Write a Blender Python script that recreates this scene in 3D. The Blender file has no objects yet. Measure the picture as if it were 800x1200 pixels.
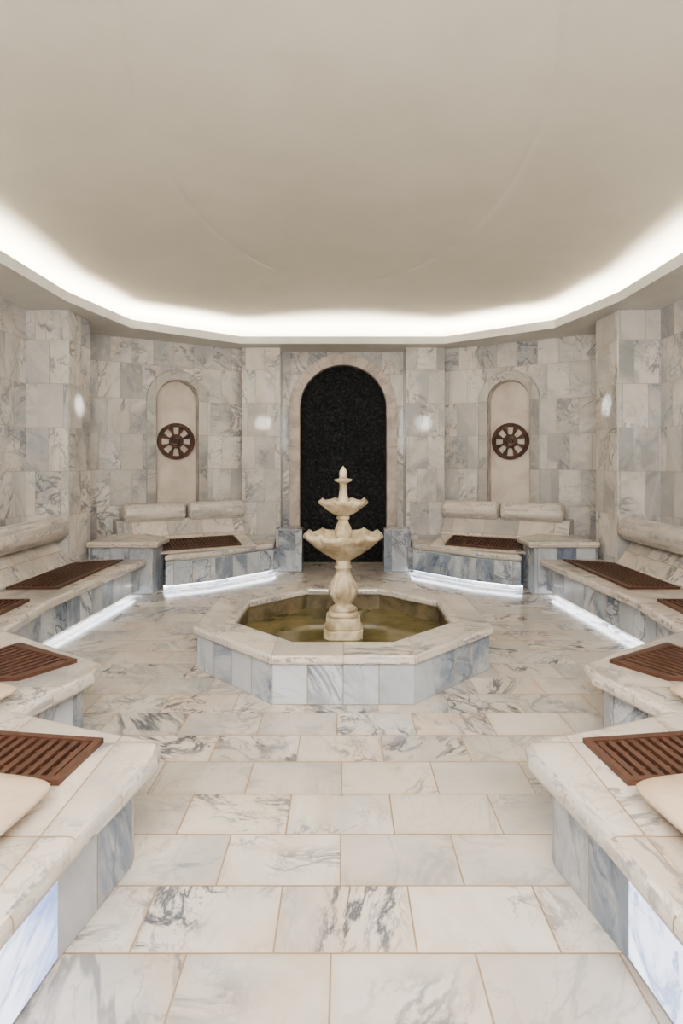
import bpy, bmesh, math, random
from mathutils import Vector, Matrix
random.seed(4)
C = bpy.context.scene.collection
FC = Vector((0, 4.96, 0))
ZT = 0.44
CEIL = 3.35

# ---------------------------------------------------------------- materials
def nt_new(name):
    m = bpy.data.materials.new(name); m.use_nodes = True
    nt = m.node_tree
    for n in list(nt.nodes): nt.nodes.remove(n)
    out = nt.nodes.new('ShaderNodeOutputMaterial')
    b = nt.nodes.new('ShaderNodeBsdfPrincipled')
    nt.links.new(b.outputs[0], out.inputs[0])
    return m, nt, b

class NB:
    def __init__(s, nt): s.nt = nt
    def set(s, sock, v):
        if isinstance(v, bpy.types.NodeSocket): s.nt.links.new(v, sock)
        elif v is not None: sock.default_value = v
    def m(s, op, a, b=None, c=None, clamp=False):
        n = s.nt.nodes.new('ShaderNodeMath'); n.operation = op; n.use_clamp = clamp
        s.set(n.inputs[0], a); s.set(n.inputs[1], b); s.set(n.inputs[2], c)
        return n.outputs[0]
    def v(s, op, a, b=None, scale=None):
        n = s.nt.nodes.new('ShaderNodeVectorMath'); n.operation = op
        s.set(n.inputs[0], a); s.set(n.inputs[1], b)
        if scale is not None: s.set(n.inputs['Scale'], scale)
        return n.outputs[0]
    def mix(s, f, a, b, mode='MIX'):
        n = s.nt.nodes.new('ShaderNodeMix'); n.data_type = 'RGBA'; n.blend_type = mode
        s.set(n.inputs[0], f); s.set(n.inputs[6], a); s.set(n.inputs[7], b)
        return n.outputs[2]
    def noise(s, vec, scale, detail=4, rough=.55, dist=0):
        n = s.nt.nodes.new('ShaderNodeTexNoise')
        s.set(n.inputs['Vector'], vec); n.inputs['Scale'].default_value = scale
        n.inputs['Detail'].default_value = detail; n.inputs['Roughness'].default_value = rough
        n.inputs['Distortion'].default_value = dist
        return n.outputs[0]
    def mr(s, val, a, b, c=0., d=1., smooth=True):
        n = s.nt.nodes.new('ShaderNodeMapRange')
        if smooth: n.interpolation_type = 'SMOOTHSTEP'
        s.set(n.inputs[0], val); s.set(n.inputs[1], a); s.set(n.inputs[2], b); s.set(n.inputs[3], c); s.set(n.inputs[4], d)
        return n.outputs[0]

def rgb(r, g, b):
    f = lambda c: ((c/255+.055)/1.055)**2.4 if c > 10 else c/255/12.92
    return (f(r), f(g), f(b), 1)

def marble(name, w, h, bond=.5, base=(226,220,210), base2=(203,200,196), vein=(120,125,134), warm=(205,180,150),
           grout=(170,150,125), g=.004, veins=.75, cloud=.6, stripes=.2, warmth=.3, rough=.28, u0=0, v0=0, emit=0, vscale=1.0, stain=.3, tone0=.80):
    m, nt, b = nt_new(name); q = NB(nt)
    uv = nt.nodes.new('ShaderNodeUVMap').outputs[0]
    sp = nt.nodes.new('ShaderNodeSeparateXYZ'); nt.links.new(uv, sp.inputs[0])
    geo = nt.nodes.new('ShaderNodeNewGeometry')
    P = geo.outputs['Position']
    V = q.m('DIVIDE', q.m('SUBTRACT', sp.outputs[1], v0), h)
    row = q.m('FLOOR', V)
    wn0 = nt.nodes.new('ShaderNodeTexWhiteNoise'); wn0.noise_dimensions = '1D'; nt.links.new(row, wn0.inputs['W'])
    sh = q.m('ADD', q.m('MULTIPLY', q.m('MODULO', q.m('ADD', row, 100.), 2.), bond), q.m('MULTIPLY', wn0.outputs[0], .12 if bond else 0.))
    U = q.m('ADD', q.m('DIVIDE', q.m('SUBTRACT', sp.outputs[0], u0), w), sh)
    col = q.m('FLOOR', U)
    fu = q.m('FRACT', U); fv = q.m('FRACT', V)
    du = q.m('MULTIPLY', q.m('MINIMUM', fu, q.m('SUBTRACT', 1., fu)), w)
    dv = q.m('MULTIPLY', q.m('MINIMUM', fv, q.m('SUBTRACT', 1., fv)), h)
    d = q.m('MINIMUM', du, dv)
    gm = q.mr(d, g*.35, g*.8, 1., 0.)
    cmb = nt.nodes.new('ShaderNodeCombineXYZ'); nt.links.new(col, cmb.inputs[0]); nt.links.new(row, cmb.inputs[1])
    nrm = q.v('FLOOR', q.v('ADD', q.v('SCALE', geo.outputs['True Normal'], scale=3.01), (.4, .4, .4)))
    cell = q.v('ADD', cmb.outputs[0], q.v('SCALE', nrm, scale=7.0))
    wn = nt.nodes.new('ShaderNodeTexWhiteNoise'); wn.noise_dimensions = '3D'; nt.links.new(cell, wn.inputs[0])
    R = wn.outputs['Value']; RC = wn.outputs['Color']
    sc = nt.nodes.new('ShaderNodeSeparateColor'); nt.links.new(RC, sc.inputs[0])
    r1, r2, r3 = sc.outputs[0], sc.outputs[1], sc.outputs[2]
    vr = nt.nodes.new('ShaderNodeVectorRotate'); vr.rotation_type = 'EULER_XYZ'
    nt.links.new(P, vr.inputs['Vector']); nt.links.new(q.v('MULTIPLY', RC, (3., 3., 3.)), vr.inputs['Rotation'])
    pos = q.v('ADD', q.v('MULTIPLY', vr.outputs[0], (1.*vscale, .35*vscale, 1.*vscale)), q.v('SCALE', RC, scale=23.))
    n1 = q.noise(pos, 2.6, 7, .6, .9)
    v1 = q.mr(q.m('ABSOLUTE', q.m('SUBTRACT', n1, .5)), 0., .038, 1., 0.)
    n2 = q.noise(pos, 6.5, 6, .6, .6)
    v2 = q.mr(q.m('ABSOLUTE', q.m('SUBTRACT', n2, .5)), 0., .028, .55, 0.)
    msk = q.mr(q.noise(pos, 2.2, 2), .38, .58)
    vv = q.m('MULTIPLY', q.m('MAXIMUM', v1, v2), msk)
    vv = q.m('MULTIPLY', vv, q.mr(r1, .1, .85, .25, 1.))
    # banded stone: contour lines of a strongly stretched noise field, broken up by finer noise
    ps = q.v('MULTIPLY', pos, (1., .55, 1.))
    nb = q.noise(ps, 2.1, 5, .52, .5)
    band = q.mr(q.m('SINE', q.m('MULTIPLY', nb, 62.)), .05, .95)
    brk = q.mr(q.noise(pos, 7., 5, .7, .4), .36, .60)
    st = q.m('MULTIPLY', q.m('MULTIPLY', band, brk), q.m('MULTIPLY', q.mr(r2, 1.-stripes, min(1., 1.-stripes+.15)), q.mr(q.noise(pos, 2.0, 3), .40, .60)))
    cl = q.mr(q.noise(pos, 1.9, 6, .65, .5), .36, .66)
    base_c = q.mix(q.m('MULTIPLY', q.m('MULTIPLY', cl, cloud), q.mr(r3, 0., 1., .3, 1.4), clamp=True), rgb(*base), rgb(*base2))
    wm = q.m('MULTIPLY', q.mr(q.noise(pos, 1.6, 5, .65, 1.), .42, .7), q.m('MULTIPLY', warmth, q.m('ADD', r1, .4)), clamp=True)
    base_c = q.mix(wm, base_c, rgb(*warm))
    stn = q.m('MULTIPLY', q.mr(d, 0., .045, stain, 0.), q.mr(q.noise(P, 3.5, 4), .35, .65))
    base_c = q.mix(stn, base_c, rgb(*warm))
    tone = q.mr(R, 0., 1., tone0, 1.04, False)
    base_c = q.v('SCALE', base_c, scale=tone)
    c = q.mix(q.m('MULTIPLY', q.m('MAXIMUM', vv, st), veins, clamp=True), base_c, rgb(*vein))
    c = q.mix(gm, c, rgb(*grout))
    nt.links.new(c, b.inputs['Base Color'])
    rr = q.m('ADD', rough, q.m('MULTIPLY', gm, .4))
    nt.links.new(rr, b.inputs['Roughness'])
    bp = nt.nodes.new('ShaderNodeBump'); bp.inputs['Strength'].default_value = .35; bp.inputs['Distance'].default_value = .004
    nt.links.new(q.m('SUBTRACT', 1., gm), bp.inputs['Height']); nt.links.new(bp.outputs[0], b.inputs['Normal'])
    if emit:
        nt.links.new(c, b.inputs['Emission Color']); b.inputs['Emission Strength'].default_value = emit
    return m

def simple(name, col, rough=.5, col2=None, scale=6, bump=0, bscale=20, metal=0, emit=0, ecol=None, spec=.5):
    m, nt, b = nt_new(name); q = NB(nt)
    P = nt.nodes.new('ShaderNodeNewGeometry').outputs['Position']
    if col2:
        c = q.mix(q.mr(q.noise(P, scale, 6, .6, .4), .35, .68), rgb(*col), rgb(*col2))
        nt.links.new(c, b.inputs['Base Color'])
    else: b.inputs['Base Color'].default_value = rgb(*col)
    b.inputs['Roughness'].default_value = rough; b.inputs['Metallic'].default_value = metal
    b.inputs['Specular IOR Level'].default_value = spec
    if bump:
        bp = nt.nodes.new('ShaderNodeBump'); bp.inputs['Strength'].default_value = bump; bp.inputs['Distance'].default_value = .02
        nt.links.new(q.noise(P, bscale, 5, .6), bp.inputs['Height']); nt.links.new(bp.outputs[0], b.inputs['Normal'])
    if emit:
        b.inputs['Emission Color'].default_value = ecol or (1, 1, 1, 1); b.inputs['Emission Strength'].default_value = emit
    return m

M_floor = marble('floor_marble', .47, .3025, .5, base=(228,221,211), base2=(196,194,191), vein=(78,84,95), warm=(204,178,150), grout=(160,140,116),
                 g=.0055, veins=.88, cloud=.85, stripes=.40, warmth=.40, rough=.17, u0=-.228, v0=1.892-.3025*20, stain=.4, tone0=.80)
M_wall = marble('wall_marble', .29, .50, .5, base=(226,222,215), base2=(180,181,182), vein=(100,104,112), warm=(198,182,163), grout=(158,150,140),
                g=.004, veins=.70, cloud=1.05, stripes=.15, warmth=.36, rough=.2, stain=.2, tone0=.82)
M_face = marble('bench_face_marble', .236, .9, 0, base=(206,210,215), base2=(140,152,168), vein=(76,86,102), warm=(192,182,168), grout=(140,131,118),
                g=.005, veins=.78, cloud=1.1, stripes=.28, warmth=.2, rough=.2)
M_top = marble('bench_top_marble', .47, .6, 0, base=(226,218,207), base2=(194,191,187), vein=(100,105,115), warm=(203,183,159), grout=(162,141,116),
               g=.005, veins=.72, cloud=.85, stripes=.24, warmth=.42, rough=.18, stain=.35)
M_glow = marble('backlit_onyx', .6, .9, 0, base=(228,236,250), base2=(136,156,202), vein=(86,106,156), warm=(190,200,225), grout=(150,160,180),
                g=.003, veins=.65, cloud=1.1, stripes=.3, warmth=.1, rough=.2, emit=1.1)
M_trim = simple('arch_stone', (202,189,177), .4, (166,153,142), 5, .1, 30)
M_surr = marble('surround_marble', .6, .5, 0, base=(200,196,189), base2=(152,153,154), vein=(88,92,100), warm=(182,168,152), grout=(134,126,116), g=.004, veins=.65, cloud=1., stripes=0, warmth=.3, rough=.25)
M_niche = simple('niche_plaster', (222,213,202), .6, (204,192,179), 3, .1, 30)
M_stone = simple('fountain_stone', (214,200,174), .5, (160,142,114), 7, .35, 35)
M_bolster = marble('bolster_marble', 5, 5, 0, base=(220,213,203), base2=(176,173,170), vein=(112,114,122), warm=(204,184,162), g=.0001, veins=.65, cloud=.9, stripes=0, warmth=.35, rough=.3, stain=0, tone0=.97, u0=-2.2, v0=-2.2)
M_cush = simple('cushion_fabric', (208,188,166), .9, (190,168,145), 5, .2, 60)
M_ceil = simple('ceiling_plaster', (220,215,204), .85, (214,209,197), 1.2, .03, 20)
M_soff = simple('soffit_plaster', (226,225,221), .8, (219,217,212), 2)
M_basin = simple('basin_stone', (130,116,92), .5, (76,72,52), 5, .2, 20)
M_metal = simple('bronze_metal', (92,62,48), .45, (58,40,32), 12, .2, 60, metal=.3)
M_led = simple('led_light', (255,255,255), .5, emit=8, ecol=(.90,.94,1,1))
M_cove = simple('cove_light', (255,255,255), .5, emit=64, ecol=(1,.93,.83,1))

m, nt, b = nt_new('grille_wood'); q = NB(nt)
P = nt.nodes.new('ShaderNodeNewGeometry').outputs['Position']
n = q.noise(q.v('MULTIPLY', P, (18., 3., 18.)), 3., 5)
nt.links.new(q.mix(n, rgb(60, 39, 31), rgb(112, 78, 62)), b.inputs['Base Color']); b.inputs['Roughness'].default_value = .4
M_wood = m
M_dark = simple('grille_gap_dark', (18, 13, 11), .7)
m, nt, b = nt_new('pool_water'); q = NB(nt)
P = nt.nodes.new('ShaderNodeNewGeometry').outputs['Position']
nt.links.new(q.mix(q.mr(q.noise(P, 2.2, 4), .35, .65), rgb(138, 126, 88), rgb(100, 94, 64)), b.inputs['Base Color'])
b.inputs['Roughness'].default_value = .05
bp = nt.nodes.new('ShaderNodeBump'); bp.inputs['Strength'].default_value = .08; bp.inputs['Distance'].default_value = .02
nt.links.new(q.noise(P, 7., 3), bp.inputs['Height']); nt.links.new(bp.outputs[0], b.inputs['Normal'])
M_water = m
m, nt, b = nt_new('black_slate'); q = NB(nt)
P = nt.nodes.new('ShaderNodeNewGeometry').outputs['Position']
vo = nt.nodes.new('ShaderNodeTexVoronoi'); vo.inputs['Scale'].default_value = 22
nt.links.new(P, vo.inputs['Vector'])
nn = q.m('ADD', q.m('MULTIPLY', vo.outputs[0], .9), q.noise(P, 20., 4, .6, 1.))
bp = nt.nodes.new('ShaderNodeBump'); bp.inputs['Strength'].default_value = 1.; bp.inputs['Distance'].default_value = .07
nt.links.new(nn, bp.inputs['Height']); nt.links.new(bp.outputs[0], b.inputs['Normal'])
nt.links.new(q.mix(q.mr(vo.outputs[0], .1, .6), rgb(74, 78, 80), rgb(44, 47, 50)), b.inputs['Base Color']); b.inputs['Roughness'].default_value = .3
M_black = m

# ---------------------------------------------------------------- mesh helpers
def empty(name):
    e = bpy.data.objects.new(name, None); C.objects.link(e); e.empty_display_size = .1
    return e

def finish(bm, name, mat, parent=None, uvo=Vector((0, 0, 0)), bevel=0, smooth=False, recalc=True, seg=3):
    bm.normal_update()
    if recalc: bmesh.ops.recalc_face_normals(bm, faces=bm.faces)
    uvl = bm.loops.layers.uv.new('UVMap')
    for f in bm.faces:
        n = f.normal
        hor = abs(n.z) > .72
        t = Vector((-n.y, n.x, 0))
        if not hor: t.normalize()
        for l in f.loops:
            p = l.vert.co - uvo
            l[uvl].uv = (p.x, p.y) if hor else (t.dot(p), p.z)
        f.smooth = smooth
    me = bpy.data.meshes.new(name); bm.to_mesh(me); bm.free()
    o = bpy.data.objects.new(name, me); C.objects.link(o)
    me.materials.append(mat)
    if parent: o.parent = parent
    if bevel:
        md = o.modifiers.new('bevel', 'BEVEL'); md.width = bevel; md.segments = seg; md.limit_method = 'ANGLE'; md.angle_limit = math.radians(25)
    return o

def prism_bm(bm, pts, z0, z1, caps=True):
    lo = [bm.verts.new((p[0], p[1], z0)) for p in pts]
    hi = [bm.verts.new((p[0], p[1], z1 if not callable(z1) else z1(p))) for p in pts]
    n = len(pts)
    for i in range(n):
        j = (i+1) % n
        bm.faces.new((lo[i], lo[j], hi[j], hi[i]))
    if caps:
        bm.faces.new(hi); bm.faces.new(lo[::-1])

def prism(name, pts, z0, z1, mat, parent=None, **k):
    bm = bmesh.new(); prism_bm(bm, pts, z0, z1)
    return finish(bm, name, mat, parent, **k)

def box_pts(x0, x1, y0, y1): return [(x0, y0), (x1, y0), (x1, y1), (x0, y1)]

def mx(pts, s): return [(p[0]*s,)+tuple(p[1:]) for p in pts]

def offset_line(pts, d):
    out = []
    n = len(pts)
    for i in range(n):
        p = Vector(pts[i])
        ns = []
        if i > 0:
            a = (p-Vector(pts[i-1])).normalized(); ns.append(Vector((a.y, -a.x)))
        if i < n-1:
            a = (Vector(pts[i+1])-p).normalized(); ns.append(Vector((a.y, -a.x)))
        if len(ns) == 2:
            s = (ns[0]+ns[1]).normalized(); k = min(1/max(s.dot(ns[0]), .4), 1.8)
            o = p+s*d*k
        else: o = p+ns[0]*d
        out.append((o.x, o.y))
    return out

def arch_pts(hw, spring, base=0., n=28):
    pts = [(-hw, base)]
    for i in range(n+1):
        a = math.pi-math.pi*i/n
        pts.append((hw*math.cos(a), spring+hw*math.sin(a)))
    pts.append((hw, base))
    return pts

class Frame:
    def __init__(s, o, t, n): s.o = Vector(o); s.t = Vector(t).normalized(); s.n = Vector(n).normalized()
    def p(s, a, z, c=0.):
        v = s.o+s.t*a+s.n*c
        return (v.x, v.y, z)

def arch_wall(name, fr, a0, a1, z1, hw, spring, mat):
    bm = bmesh.new()
    ar = arch_pts(hw, spring)
    vs = {}
    def V(p):
        k = (round(p[0], 5), round(p[1], 5))
        if k not in vs: vs[k] = bm.verts.new(fr.p(p[0], p[1]))
        return vs[k]
    top = ar[1:-1]
    bm.faces.new([V((a0, 0)), V(ar[0]), V(top[0]), V((a0, spring))])
    bm.faces.new([V(ar[-1]), V((a1, 0)), V((a1, spring)), V(top[-1])])
    n = len(top)
    for i in range(n-1):
        u0 = a0+(a1-a0)*i/(n-1); u1 = a0+(a1-a0)*(i+1)/(n-1)
        bm.faces.new([V(top[i]), V(top[i+1]), V((u1, z1)), V((u0, z1))])
    bm.faces.new([V((a0, spring)), V(top[0]), V((a0, z1))]); bm.faces.new([V((a1, spring)), V((a1, z1)), V(top[-1])])
    return finish(bm, name, mat, recalc=True)

def arch_ribbon(bm, fr, pts_in, pts_out, c0, c1):
    n = len(pts_in)
    g = []
    for i in range(n):
        pi, po = pts_in[i], pts_out[i]
        g.append([bm.verts.new(fr.p(pi[0], pi[1], c0)), bm.verts.new(fr.p(pi[0], pi[1], c1)),
                  bm.verts.new(fr.p(po[0], po[1], c1)), bm.verts.new(fr.p(po[0], po[1], c0))])
    for i in range(n-1):
        for k in range(4):
            bm.faces.new((g[i][k], g[i][(k+1) % 4], g[i+1][(k+1) % 4], g[i+1][k]))
    bm.faces.new(g[0]); bm.faces.new(g[-1][::-1])

def revolve(bm, prof, cx, cy, n=96, lobes=0):
    rings = []
    for pr in prof:
        r, z = pr[0], pr[1]; amp = pr[2] if len(pr) > 2 else 0; za = pr[3] if len(pr) > 3 else 0
        ring = []
        for i in range(n):
            a = 2*math.pi*i/n
            sc = abs(math.cos(lobes*a/2)) if lobes else 0
            sc = sc**.7
            rr = r*(1+amp*(sc-.6)); ring.append(bm.verts.new((cx+rr*math.cos(a), cy+rr*math.sin(a), z+za*(sc-.6))))
        rings.append(ring)
    for a, b_ in zip(rings, rings[1:]):
        for i in range(n):
            j = (i+1) % n
            bm.faces.new((a[i], a[j], b_[j], b_[i]))
    bm.faces.new(rings[0][::-1]); bm.faces.new(rings[-1])

# ---------------------------------------------------------------- room shell
bm = bmesh.new()
v = [bm.verts.new(p) for p in [(-4.6, -1.6, 0), (4.6, -1.6, 0), (4.6, 9.8, 0), (-4.6, 9.8, 0)]]
bm.faces.new(v); finish(bm, 'floor', M_floor, recalc=False)

frB = Frame((0, 9.2), (1, 0), (0, -1))
arch_wall('wall_back', frB, -1.6, 1.6, CEIL, .70, 2.46, M_wall)
e = empty('arched_doorway')
bm = bmesh.new()
def arcp(hw, a): return (hw*math.cos(a), 2.46+hw*math.sin(a))
for k in range(0, 24, 2):
    seg_i = [arcp(.69, math.pi*(1-(k+t_*.5+(.03 if t_ == 0 else -.03 if t_ == 4 else 0))/24)) for t_ in range(5)]
    seg_o = [arcp(.85, math.pi*(1-(k+t_*.5+(.03 if t_ == 0 else -.03 if t_ == 4 else 0))/24)) for t_ in range(5)]
    arch_ribbon(bm, frB, seg_i, seg_o, .002, .035)
for sx in (-1, 1):
    for z0_, z1_ in ((0, .6), (.605, 1.22), (1.225, 1.84), (1.845, 2.455)):
        arch_ribbon(bm, frB, [(sx*.69, z0_), (sx*.69, z1_)], [(sx*.85, z0_), (sx*.85, z1_)], .002, .035)
arch_ribbon(bm, frB, arch_pts(.685, 2.46), arch_pts(.699, 2.46), -.14, .028)
finish(bm, 'stone_surround', M_trim, e, bevel=.004)
bm = bmesh.new()
bm.faces.new([bm.verts.new(frB.p(p[0], p[1], -.12)) for p in arch_pts(.70, 2.46)])
finish(bm, 'black_slate_panel', M_black, e)

for s, nm in ((-1, 'left'), (1, 'right')):
    A = Vector((1.5*s, 9.0)); B = Vector((3.7*s, 7.74))
    t = (B-A).normalized()
    n_ = Vector((t.y, -t.x))
    if n_.dot(Vector((0, 4.96))-A) < 0: n_ = -n_
    L = (B-A).length
    k = .2855
    tt = (k*A.y-abs(A.x))/(abs(t.x)-k*t.y)
    fr = Frame(A+t*tt, t, n_)
    arch_wall('wall_niche_'+nm, fr, -tt, L-tt, CEIL, .30, 2.50, M_wall)
    e = empty('trim_niche_'+nm)
    bm = bmesh.new(); arch_ribbon(bm, fr, arch_pts(.295, 2.50, .4), arch_pts(.30, 2.50, .4), -.12, .005)
    finish(bm, 'jamb', M_trim, e)
    bm = bmesh.new(); arch_ribbon(bm, fr, arch_pts(.302, 2.50, .4), arch_pts(.44, 2.50, .4), .001, .05)
    finish(bm, 'marble_surround', M_surr, e, bevel=.008)
    bm = bmesh.new(); bm.faces.new([bm.verts.new(fr.p(p[0], p[1], -.11)) for p in arch_pts(.30, 2.50, .4)])
    finish(bm, 'panel', M_niche, e)
    e = empty('bronze_wheel_medallion')
    zc = 1.6+(542-517)*(fr.o.y)/680
    bm = bmesh.new()
    def ring2(bm, cx, cz, r0, r1, c0, c1, n=40):
        g = []
        for i in range(n):
            a = 2*math.pi*i/n
            ca, sa = math.cos(a), math.sin(a)
            g.append([bm.verts.new(fr.p(cx+r*ca, cz+r*sa, c)) for r, c in ((r0, c0), (r0, c1), (r1, c1), (r1, c0))])
        for i in range(n):
            for k2 in range(4):
                bm.faces.new((g[i][k2], g[i][(k2+1) % 4], g[(i+1) % n][(k2+1) % 4], g[(i+1) % n][k2]))
    ring2(bm, 0, zc, .215, .268, -.10, -.05, 48)
    ring2(bm, 0, zc, .05, .10, -.10, -.045, 32)
    ring2(bm, 0, zc, .002, .035, -.10, -.05, 20)
    for i in range(8):
        a = 2*math.pi*(i+.5)/8
        d = Vector((math.cos(a), math.sin(a))); pz = Vector((-d.y, d.x))
        pts = [(.09, -.012), (.13, -.012), (.19, -.030), (.225, -.034), (.225, .034), (.19, .030), (.13, .012), (.09, .012)]
        lo = []; hi = []
        for (r, w) in pts:
            qv = d*r+pz*w
            lo.append(bm.verts.new(fr.p(qv.x, zc+qv.y, -.10))); hi.append(bm.verts.new(fr.p(qv.x, zc+qv.y, -.06)))
        for a1 in range(8):
            b1 = (a1+1) % 8; bm.faces.new((lo[a1], lo[b1], hi[b1], hi[a1]))
        bm.faces.new(hi); bm.faces.new(lo[::-1])
    finish(bm, 'pierced_wheel', M_metal, e)
    def wallq(name, a, b_, z0=0, z1=CEIL):
        bm = bmesh.new()
        bm.faces.new([bm.verts.new((a[0], a[1], z0)), bm.verts.new((b_[0], b_[1], z0)), bm.verts.new((b_[0], b_[1], z1)), bm.verts.new((a[0], a[1], z1))])
        o = finish(bm, name, M_wall, recalc=False)
    wallq('wall_'+nm, (3.62*s, .5), (3.62*s, 7.9))
    wallq('wall_entry_'+nm, (3.62*s, .5), (1.6*s, -1.2))
    prism('pillar', mx(box_pts(.95, 1.54, 8.80, 9.3), s), 0, CEIL, M_wall, bevel=.012)
    prism('pillar', mx(box_pts(3.13, 3.7, 6.62, 7.2), s), 0, CEIL, M_wall, bevel=.012)
    prism('low_pier', mx(box_pts(.60, .99, 8.48, 8.79), s), 0, .62, M_face, bevel=.01)
    e = empty('marble_pier')
    prism('body', mx([(2.32, 7.05), (3.10, 7.05), (3.10, 7.8), (2.6, 7.8), (2.32, 7.5)], s), 0, .57, M_face, e, bevel=.01)
    prism('cap', mx([(2.24, 6.99), (3.10, 6.99), (3.10, 7.8), (2.6, 7.8), (2.24, 7.5)], s), .57, .64, M_top, e, bevel=.02)

bm = bmesh.new()
bm.faces.new([bm.verts.new(p) for p in [(-1.6, -1.2, 0), (1.6, -1.2, 0), (1.6, -1.2, CEIL), (-1.6, -1.2, CEIL)]])
finish(bm, 'wall_entry', M_wall)

# ---- soffit ledge + dome
half = [(1.5, 8.55), (2.75, 7.55), (3.0, 6.3), (3.0, 3.2), (2.65, 1.6), (1.4, .3)]
lip = half+[(-x, y) for x, y in half[::-1]]
CY = 4.7
def ray_poly(poly, th):
    d = Vector((math.cos(th), math.sin(th))); o = Vector((0, CY)); best = None
    for i in range(len(poly)):
        a = Vector(poly[i]); b_ = Vector(poly[(i+1) % len(poly)])
        e_ = b_-a; den = d.x*e_.y-d.y*e_.x
        if abs(den) < 1e-9: continue
        w = a-o
        t_ = (w.x*e_.y-w.y*e_.x)/den; u_ = (w.x*d.y-w.y*d.x)/den
        if t_ > 0 and -1e-6 <= u_ <= 1+1e-6: best = t_ if best is None else min(best, t_)
    return best
angs = sorted(set([round(2*math.pi*i/160, 6) for i in range(160)]+[round(math.atan2(y-CY, x) % (2*math.pi), 6) for x, y in lip]))
rl = [ray_poly(lip, a) for a in angs]
def ring_at(bm, f, z):
    return [bm.verts.new((f(i)*math.cos(a), CY+f(i)*math.sin(a), z)) for i, a in enumerate(angs)]
def strip(bm, A_, B_):
    n = len(A_)
    for i in range(n):
        j = (i+1) % n; bm.faces.new((A_[i], A_[j], B_[j], B_[i]))
bm = bmesh.new()
out = ring_at(bm, lambda i: rl[i]+2.2, CEIL)
r0 = ring_at(bm, lambda i: rl[i], CEIL)
r1 = ring_at(bm, lambda i: rl[i], CEIL+.11)
r2 = ring_at(bm, lambda i: rl[i]+.03, CEIL+.11)
r3 = ring_at(bm, lambda i: rl[i]+.03, CEIL+.03)
r4 = ring_at(bm, lambda i: rl[i]+.36, CEIL+.03)
for a, b_ in ((out, r0), (r0, r1), (r1, r2), (r2, r3), (r3, r4)): strip(bm, a, b_)
finish(bm, 'trim_cove_ledge', M_soff)
bm = bmesh.new()
a = ring_at(bm, lambda i: rl[i]+.06, CEIL+.045); b_ = ring_at(bm, lambda i: rl[i]+.10, CEIL+.045)
strip(bm, a, b_); finish(bm, 'cove_light_strip', M_cove)
def ell(i, rx, ry):
    a = angs[i]; return 1/math.sqrt((math.cos(a)/rx)**2+(math.sin(a)/ry)**2)
bm = bmesh.new()
prof = [(.0, CEIL+.03), (.0, CEIL+.15), (.05, CEIL+.23), (.10, CEIL+.275), (.18, CEIL+.32), (.30, CEIL+.375), (.48, CEIL+.44), (.75, CEIL+.515), (.98, CEIL+.568), (1., CEIL+.570)]
rings = []
for (k, z) in prof:
    rings.append(ring_at(bm, lambda i: (1-k)*(rl[i]+.36)+k*ell(i, 1.42, 2.85), z))
rings.append(ring_at(bm, lambda i: ell(i, 1.41, 2.84), CEIL+.576))
rings.append(ring_at(bm, lambda i: ell(i, 1.39, 2.82), CEIL+.578))
for k in (.9, .75, .5, .2): rings.append(ring_at(bm, lambda i: ell(i, 1.39, 2.82)*k, CEIL+.58+.03*(1-k)))
for a, b_ in zip(rings, rings[1:]): strip(bm, a, b_)
bm.faces.new(rings[-1])
o = finish(bm, 'ceiling', M_ceil, smooth=True)

# ---------------------------------------------------------------- fountain pool
e = empty('octagonal_fountain_pool')
def octo(ap, rot=0):
    R = ap/math.cos(math.pi/8)
    return [(R*math.cos(math.pi/8+i*math.pi/4), FC.y+R*math.sin(math.pi/8+i*math.pi/4)) for i in range(8)]
def octring(name, prof, mat, bev=0):
    bm = bmesh.new(); rr = []
    for ap, z in prof: rr.append([bm.verts.new((x, y, z)) for x, y in octo(ap)])
    for a, b_ in zip(rr, rr[1:]+rr[:1]):
        for i in range(8):
            j = (i+1) % 8; bm.faces.new((a[i], a[j], b_[j], b_[i]))
    return finish(bm, name, mat, e, uvo=FC, bevel=bev)
octring('outer_face', [(1.13, 0), (1.13, .275), (.9, .275), (.9, 0)], M_face, .004)
octring('rim', [(1.165, .272), (1.165, .335), (.85, .335), (.85, .272)], M_top, .02)
octring('inner_face', [(.93, .0), (.93, .27), (.875, .27), (.875, .0)], M_basin)
bm = bmesh.new(); bm.faces.new([bm.verts.new((x, y, .13)) for x, y in octo(.876)])
finish(bm, 'water', M_water, e)

e = empty('tiered_stone_fountain')
fy = FC.y
def octs(h, c=.3):
    k = h*(1-c); return [(-k, fy-h), (k, fy-h), (h, fy-k), (h, fy+k), (k, fy+h), (-k, fy+h), (-h, fy+k), (-h, fy-k)]
prism('plinth_base', octs(.165), .12, .20, M_stone, e, bevel=.012)
prism('plinth', octs(.145), .20, .30, M_stone, e, bevel=.012)
prism('plinth_top', octs(.125), .30, .34, M_stone, e, bevel=.012)
bm = bmesh.new()
revolve(bm, [(.10, .335, 0), (.115, .36, 0), (.075, .385, 0), (.07, .40, .03), (.10, .44, .1), (.122, .49, .12), (.118, .54, .12), (.09, .60, .1), (.066, .65, .05), (.058, .69, 0), (.075, .70, 0), (.075, .715, 0), (.06, .73, 0), (.065, .775, .0)], 0, fy, 96, 10)
finish(bm, 'baluster', M_stone, e, smooth=True)
bm = bmesh.new()
revolve(bm, [(.06, .765, 0), (.10, .785, .05), (.17, .83, .08), (.24, .88, .07), (.29, .925, .06), (.322, .955, .06, -.012), (.335, .972, .07, -.035), (.330, .998, .07, -.035), (.30, 1.0, .06, -.02), (.26, .96, .05), (.15, .90, 0), (.02, .88, 0)], 0, fy, 160, 10)
finish(bm, 'lower_bowl', M_stone, e, smooth=True)
bm = bmesh.new()
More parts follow.
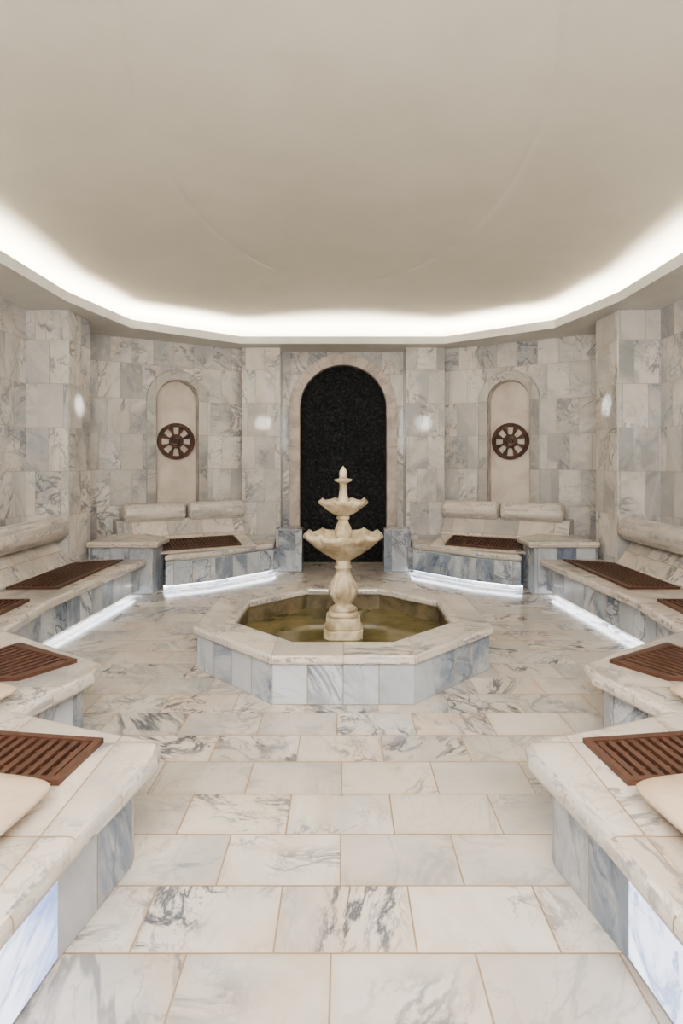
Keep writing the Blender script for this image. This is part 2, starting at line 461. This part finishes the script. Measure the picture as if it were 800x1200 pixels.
revolve(bm, [(.06, .88, 0), (.055, .91, 0), (.06, .95, .05), (.072, 1.0, .08), (.066, 1.05, .06), (.045, 1.09, 0), (.04, 1.11, 0), (.055, 1.12, 0), (.055, 1.135, 0), (.045, 1.16, 0)], 0, fy, 80, 8)
finish(bm, 'upper_baluster', M_stone, e, smooth=True)
bm = bmesh.new()
revolve(bm, [(.04, 1.14, 0), (.075, 1.155, .05), (.13, 1.19, .08), (.17, 1.225, .07), (.198, 1.25, .07, -.015), (.208, 1.265, .08, -.025), (.203, 1.282, .08, -.025), (.18, 1.275, .06, -.01), (.12, 1.23, .03), (.02, 1.21, 0)], 0, fy, 160, 8)
finish(bm, 'upper_bowl', M_stone, e, smooth=True)
bm = bmesh.new()
revolve(bm, [(.05, 1.20, 0), (.048, 1.27, 0), (.036, 1.33, 0), (.03, 1.40, 0), (.034, 1.425, 0), (.074, 1.445, .1), (.072, 1.458, .1), (.04, 1.465, 0), (.03, 1.475, 0), (.036, 1.50, 0), (.03, 1.53, 0), (.012, 1.555, 0), (.003, 1.57, 0)], 0, fy, 64, 6)
finish(bm, 'finial', M_stone, e, smooth=True)

# ---------------------------------------------------------------- benches
def bench(front, closure, s, base_in=.09, float_seg=True, zt=ZT, flip=1):
    e = empty('marble_bench')
    d = base_in*flip
    bf = offset_line(front, d)
    prism('seat_slab', mx(front+closure, s), zt-.08, zt, M_top, e, bevel=.032, seg=4)
    z0 = .07 if float_seg else 0
    prism('marble_face', mx(bf+closure, s), z0, zt-.075, M_face, e, bevel=.004)
    if float_seg:
        pf = offset_line(front, d+.10*flip)
        prism('plinth', mx(pf+closure, s), 0, .07, M_face, e)
        lf = mx(offset_line(front, d+.085*flip), s); lg = mx(offset_line(front, d+.06*flip), s)
        bm = bmesh.new()
        for i in range(len(lf)-1):
            bm.faces.new([bm.verts.new((*lf[i], .066)), bm.verts.new((*lf[i+1], .066)), bm.verts.new((*lg[i+1], .066)), bm.verts.new((*lg[i], .066))])
            bm.faces.new([bm.verts.new((*lg[i], .055)), bm.verts.new((*lg[i+1], .055)), bm.verts.new((*lg[i+1], .068)), bm.verts.new((*lg[i], .068))])
        finish(bm, 'led_strip', M_led, e)
    return e

def quad_grille(corners, s, z, nsl, name='wooden_grille', rise=0.):
    e = empty(name)
    c = [Vector(p) for p in mx(corners, s)]
    def P(u, v): return (c[0]*(1-u)+c[1]*u)*(1-v)+(c[3]*(1-u)+c[2]*u)*v
    Lu = (c[1]-c[0]).length; Lv = (c[3]-c[0]).length
    fu = .03/Lu; fv = .03/Lv
    bm = bmesh.new()
    def piece(bm, u0, u1, v0, v1, za, zb):
        q4 = [(u0, v0), (u1, v0), (u1, v1), (u0, v1)]
        lo = [bm.verts.new((*P(*w_), za+rise*w_[1])) for w_ in q4]; hi = [bm.verts.new((*P(*w_), zb+rise*w_[1])) for w_ in q4]
        for i in range(4):
            j = (i+1) % 4; bm.faces.new((lo[i], lo[j], hi[j], hi[i]))
        bm.faces.new(hi); bm.faces.new(lo[::-1])
    b0 = z+.001
    piece(bm, 0, fu, 0, 1, b0, z+.022); piece(bm, 1-fu, 1, 0, 1, b0, z+.022)
    piece(bm, fu, 1-fu, 0, fv, b0, z+.022); piece(bm, fu, 1-fu, 1-fv, 1, b0, z+.022)
    w = (1-2*fu)/nsl
    for i in range(nsl):
        u0 = fu+i*w+w*.24
        piece(bm, u0, u0+w*.54, fv, 1-fv, z+.004, z+.018)
    for vv in (.33, .67): piece(bm, fu, 1-fu, vv-.02, vv+.02, z+.003, z+.008)
    finish(bm, 'slats', M_wood, e)
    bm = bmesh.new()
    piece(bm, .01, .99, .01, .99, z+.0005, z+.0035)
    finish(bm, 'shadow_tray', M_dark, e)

def bolster(p0, p1, z, r, parent=None):
    p0 = Vector((*p0, z)); p1 = Vector((*p1, z)); ax = (p1-p0); L = ax.length; ax.normalize()
    up = Vector((0, 0, 1)); sd = ax.cross(up)
    bm = bmesh.new()
    prof = [(0, 0.02), (0, r*.55), (.012, r*.8), (.035, r*.95), (.07, r), (L*.5, r*1.0), (L-.07, r), (L-.035, r*.95), (L-.012, r*.8), (L, r*.55), (L, .02)]
    rg = []
    for (d, rr) in prof:
        rg.append([bm.verts.new(p0+ax*d+(sd*math.cos(a)+up*math.sin(a))*rr) for a in [2*math.pi*i/40 for i in range(40)]])
    for a, b_ in zip(rg, rg[1:]):
        for i in range(40):
            j = (i+1) % 40; bm.faces.new((a[i], a[j], b_[j], b_[i]))
    bm.faces.new(rg[0]); bm.faces.new(rg[-1][::-1])
    finish(bm, 'bolster_headrest', M_bolster, parent, smooth=True)

def backrest(p0, p1, n, z0, z1, d0, d1, dback, parent):
    p0 = Vector(p0); p1 = Vector(p1); n = Vector(n)
    bm = bmesh.new()
    def Q(p, d, z): w = p+n*d; return bm.verts.new((w.x, w.y, z))
    A = [Q(p0, d0, z0), Q(p0, d0, z0+.02), Q(p0, d1, z1), Q(p0, dback, z1), Q(p0, dback, z0)]
    B = [Q(p1, d0, z0), Q(p1, d0, z0+.02), Q(p1, d1, z1), Q(p1, dback, z1), Q(p1, dback, z0)]
    for i in range(5): bm.faces.new((A[i], A[(i+1) % 5], B[(i+1) % 5], B[i]))
    bm.faces.new(A); bm.faces.new(B[::-1])
    finish(bm, 'sloped_backrest', M_top, parent, bevel=.012)

def cushion(cx, cy, hx, hy, z, th, rot):
    bm = bmesh.new(); n = 24; m_ = 48
    rows = []
    for i in range(n+1):
        ph = -math.pi/2+math.pi*i/n
        row = []
        for j in range(m_):
            th_ = 2*math.pi*j/m_
            sg = lambda v_, e_: math.copysign(abs(v_)**e_, v_)
            cp = sg(math.cos(ph), .7)
            x = hx*cp*sg(math.cos(th_), .25); y = hy*cp*sg(math.sin(th_), .25)
            zz = th*.5*sg(math.sin(ph), .9)
            r = min(1.3, math.hypot(x/hx, y/hy)); zz *= 1-.30*r*r
            X = cx+x*math.cos(rot)-y*math.sin(rot); Y = cy+x*math.sin(rot)+y*math.cos(rot)
            row.append(bm.verts.new((X, Y, z+th*.5+zz)))
        rows.append(row)
    for a, b_ in zip(rows, rows[1:]):
        for j in range(m_):
            k = (j+1) % m_; bm.faces.new((a[j], a[k], b_[k], b_[j]))
    bmesh.ops.remove_doubles(bm, verts=bm.verts, dist=.0005)
    finish(bm, 'cushion', M_cush, None, smooth=True)

for s in (-1, 1):
    eb = bench([(2.36, 6.98), (2.46, 4.9), (2.36, 4.05)], [(3.6, 4.05), (3.6, 6.61), (3.12, 6.61), (3.12, 6.98)], s, flip=-1)
    backrest((3.6*s, 4.9), (3.6*s, 6.58), (-s, 0), ZT, .76, .50, .30, .02, eb)
    bolster((3.24*s, 4.6), (3.20*s, 6.55), .86, .135, eb)
    bench([(2.36, 4.045), (1.99, 3.79), (1.39, 3.37), (1.37, 3.2), (1.52, 2.72), (1.14, 2.56), (.76, 2.43), (.735, 2.30), (.82, 1.82), (.86, 1.4), (1.35, .5)],
          [(3.6, .5), (3.6, 4.045)], s, flip=-1, float_seg=False, base_in=.10)
    eb = bench([(2.23, 7.22), (1.70, 7.56), (1.0, 8.33), (1.0, 8.48)], [(1.0, 8.79), (1.56, 8.79), (3.1, 8.0), (2.62, 7.85), (2.23, 7.52)], s, base_in=-.07)
    e = empty('backlit_panel')
    a = Vector((.905, 1.84)); b2 = Vector((.945, 1.42)); c2 = Vector((1.38, .62))
    bm = bmesh.new()
    for p, q2 in ((a, b2), (b2, c2)):
        bm.faces.new([bm.verts.new((p.x*s, p.y, .03)), bm.verts.new((q2.x*s, q2.y, .03)), bm.verts.new((q2.x*s, q2.y, .34)), bm.verts.new((p.x*s, p.y, .34))])
    finish(bm, 'onyx', M_glow, e)
    quad_grille([(2.60, 5.30), (3.08, 5.30), (3.08, 6.60), (2.60, 6.85)], s, ZT, 9)
    quad_grille([(2.58, 4.15), (3.2, 4.15), (3.2, 4.85), (2.62, 4.85)], s, ZT, 11)
    quad_grille([(1.72, 3.08), (2.35, 3.0), (2.05, 3.68), (1.54, 3.36)], s, ZT, 10)
    quad_grille([(1.02, 2.08), (1.75, 2.10), (1.70, 2.50), (.99, 2.40)], s, ZT, 14)
    A = Vector((1.5*s, 9.0)); B = Vector((3.7*s, 7.74)); t = (B-A).normalized(); n_ = Vector((t.y, -t.x))
    if n_.dot(Vector((0, 4.96))-A) < 0: n_ = -n_
    p = lambda s_: A+t*s_
    backrest(p(.2), p(1.95), n_, ZT, .82, .56, .34, .02, eb)
    bm = bmesh.new()
    qa = [p(.22)+n_*1.0, p(1.72)+n_*1.0, p(1.72)+n_*.5, p(.22)+n_*.5]
    lo = [bm.verts.new((w_.x, w_.y, ZT-.01)) for w_ in qa]; hi = [bm.verts.new((w_.x, w_.y, ZT+.01+(.12 if i > 1 else 0))) for i, w_ in enumerate(qa)]
    for i in range(4):
        j = (i+1) % 4; bm.faces.new((lo[i], lo[j], hi[j], hi[i]))
    bm.faces.new(hi); bm.faces.new(lo[::-1])
    finish(bm, 'inclined_seat', M_top, eb, bevel=.006)
    bolster(tuple(p(.17)+n_*.30), tuple(p(1.00)+n_*.30), .91, .135, eb)
    bolster(tuple(p(1.03)+n_*.30), tuple(p(1.88)+n_*.30), .91, .135, eb)
    g = [p(.42)+n_*.95, p(1.55)+n_*.95, p(1.55)+n_*.60, p(.42)+n_*.60]
    quad_grille([(abs(v_.x), v_.y) for v_ in g], s, ZT+.024, 26, rise=.084)
    cushion(1.29*s, 1.83, .30, .19, ZT, .14, .14*s)
    cushion(1.88*s, 2.78, .28, .14, ZT, .11, .25*s)

# ---------------------------------------------------------------- lights
def area(name, loc, rot, sx, sy, power, col=(1, .97, .93)):
    l = bpy.data.lights.new(name, 'AREA'); l.shape = 'RECTANGLE'; l.size = sx; l.size_y = sy; l.energy = power; l.color = col
    o = bpy.data.objects.new(name, l); o.location = loc; o.rotation_euler = rot; C.objects.link(o); return o
area('added_fill_light', (0, -.7, 2.7), (math.radians(82), 0, 0), 2.6, 1.0, 165)  # added fill behind the camera to brighten the room, not a known lamp
def spot(name, loc, tgt, power, ang, col=(.97, .98, 1), blend=1.):
    l = bpy.data.lights.new(name, 'SPOT'); l.energy = power; l.spot_size = math.radians(ang); l.spot_blend = blend; l.color = col; l.shadow_soft_size = .02
    o = bpy.data.objects.new(name, l); o.location = loc; o.rotation_euler = (Vector(tgt)-Vector(loc)).to_track_quat('-Z', 'Y').to_euler(); C.objects.link(o)
for s in (-1, 1):
    spot('added_highlight_spot', (-3.1*s, 4.2, 3.31), (3.13*s, 6.9, 2.28), 2200, 2.6)  # added spot that makes the side pillar's bright patch, no known fixture here
    spot('added_highlight_spot', (-2.2*s, 1.1, 3.31), (1.22*s, 8.80, 2.2), 2600, 2.0)  # likewise added, for the bright patch on the back pillar

w = bpy.data.worlds.new('World'); bpy.context.scene.world = w; w.use_nodes = True
w.node_tree.nodes['Background'].inputs[0].default_value = (.8, .8, .8, 1); w.node_tree.nodes['Background'].inputs[1].default_value = .3

# ---------------------------------------------------------------- camera
cd = bpy.data.cameras.new('camera'); cam = bpy.data.objects.new('camera', cd); C.objects.link(cam)
cam.location = (0, 0, 1.6); cam.rotation_euler = (math.radians(90), 0, 0)
cd.sensor_width = 36; cd.lens = 680/1200*36; cd.shift_y = -58/1200; cd.shift_x = -2/1200; cd.clip_start = .05
bpy.context.scene.camera = cam
bpy.context.scene.view_settings.view_transform = 'AgX'
bpy.context.scene.view_settings.look = 'AgX - Medium High Contrast'
bpy.context.scene.view_settings.exposure = 0.65
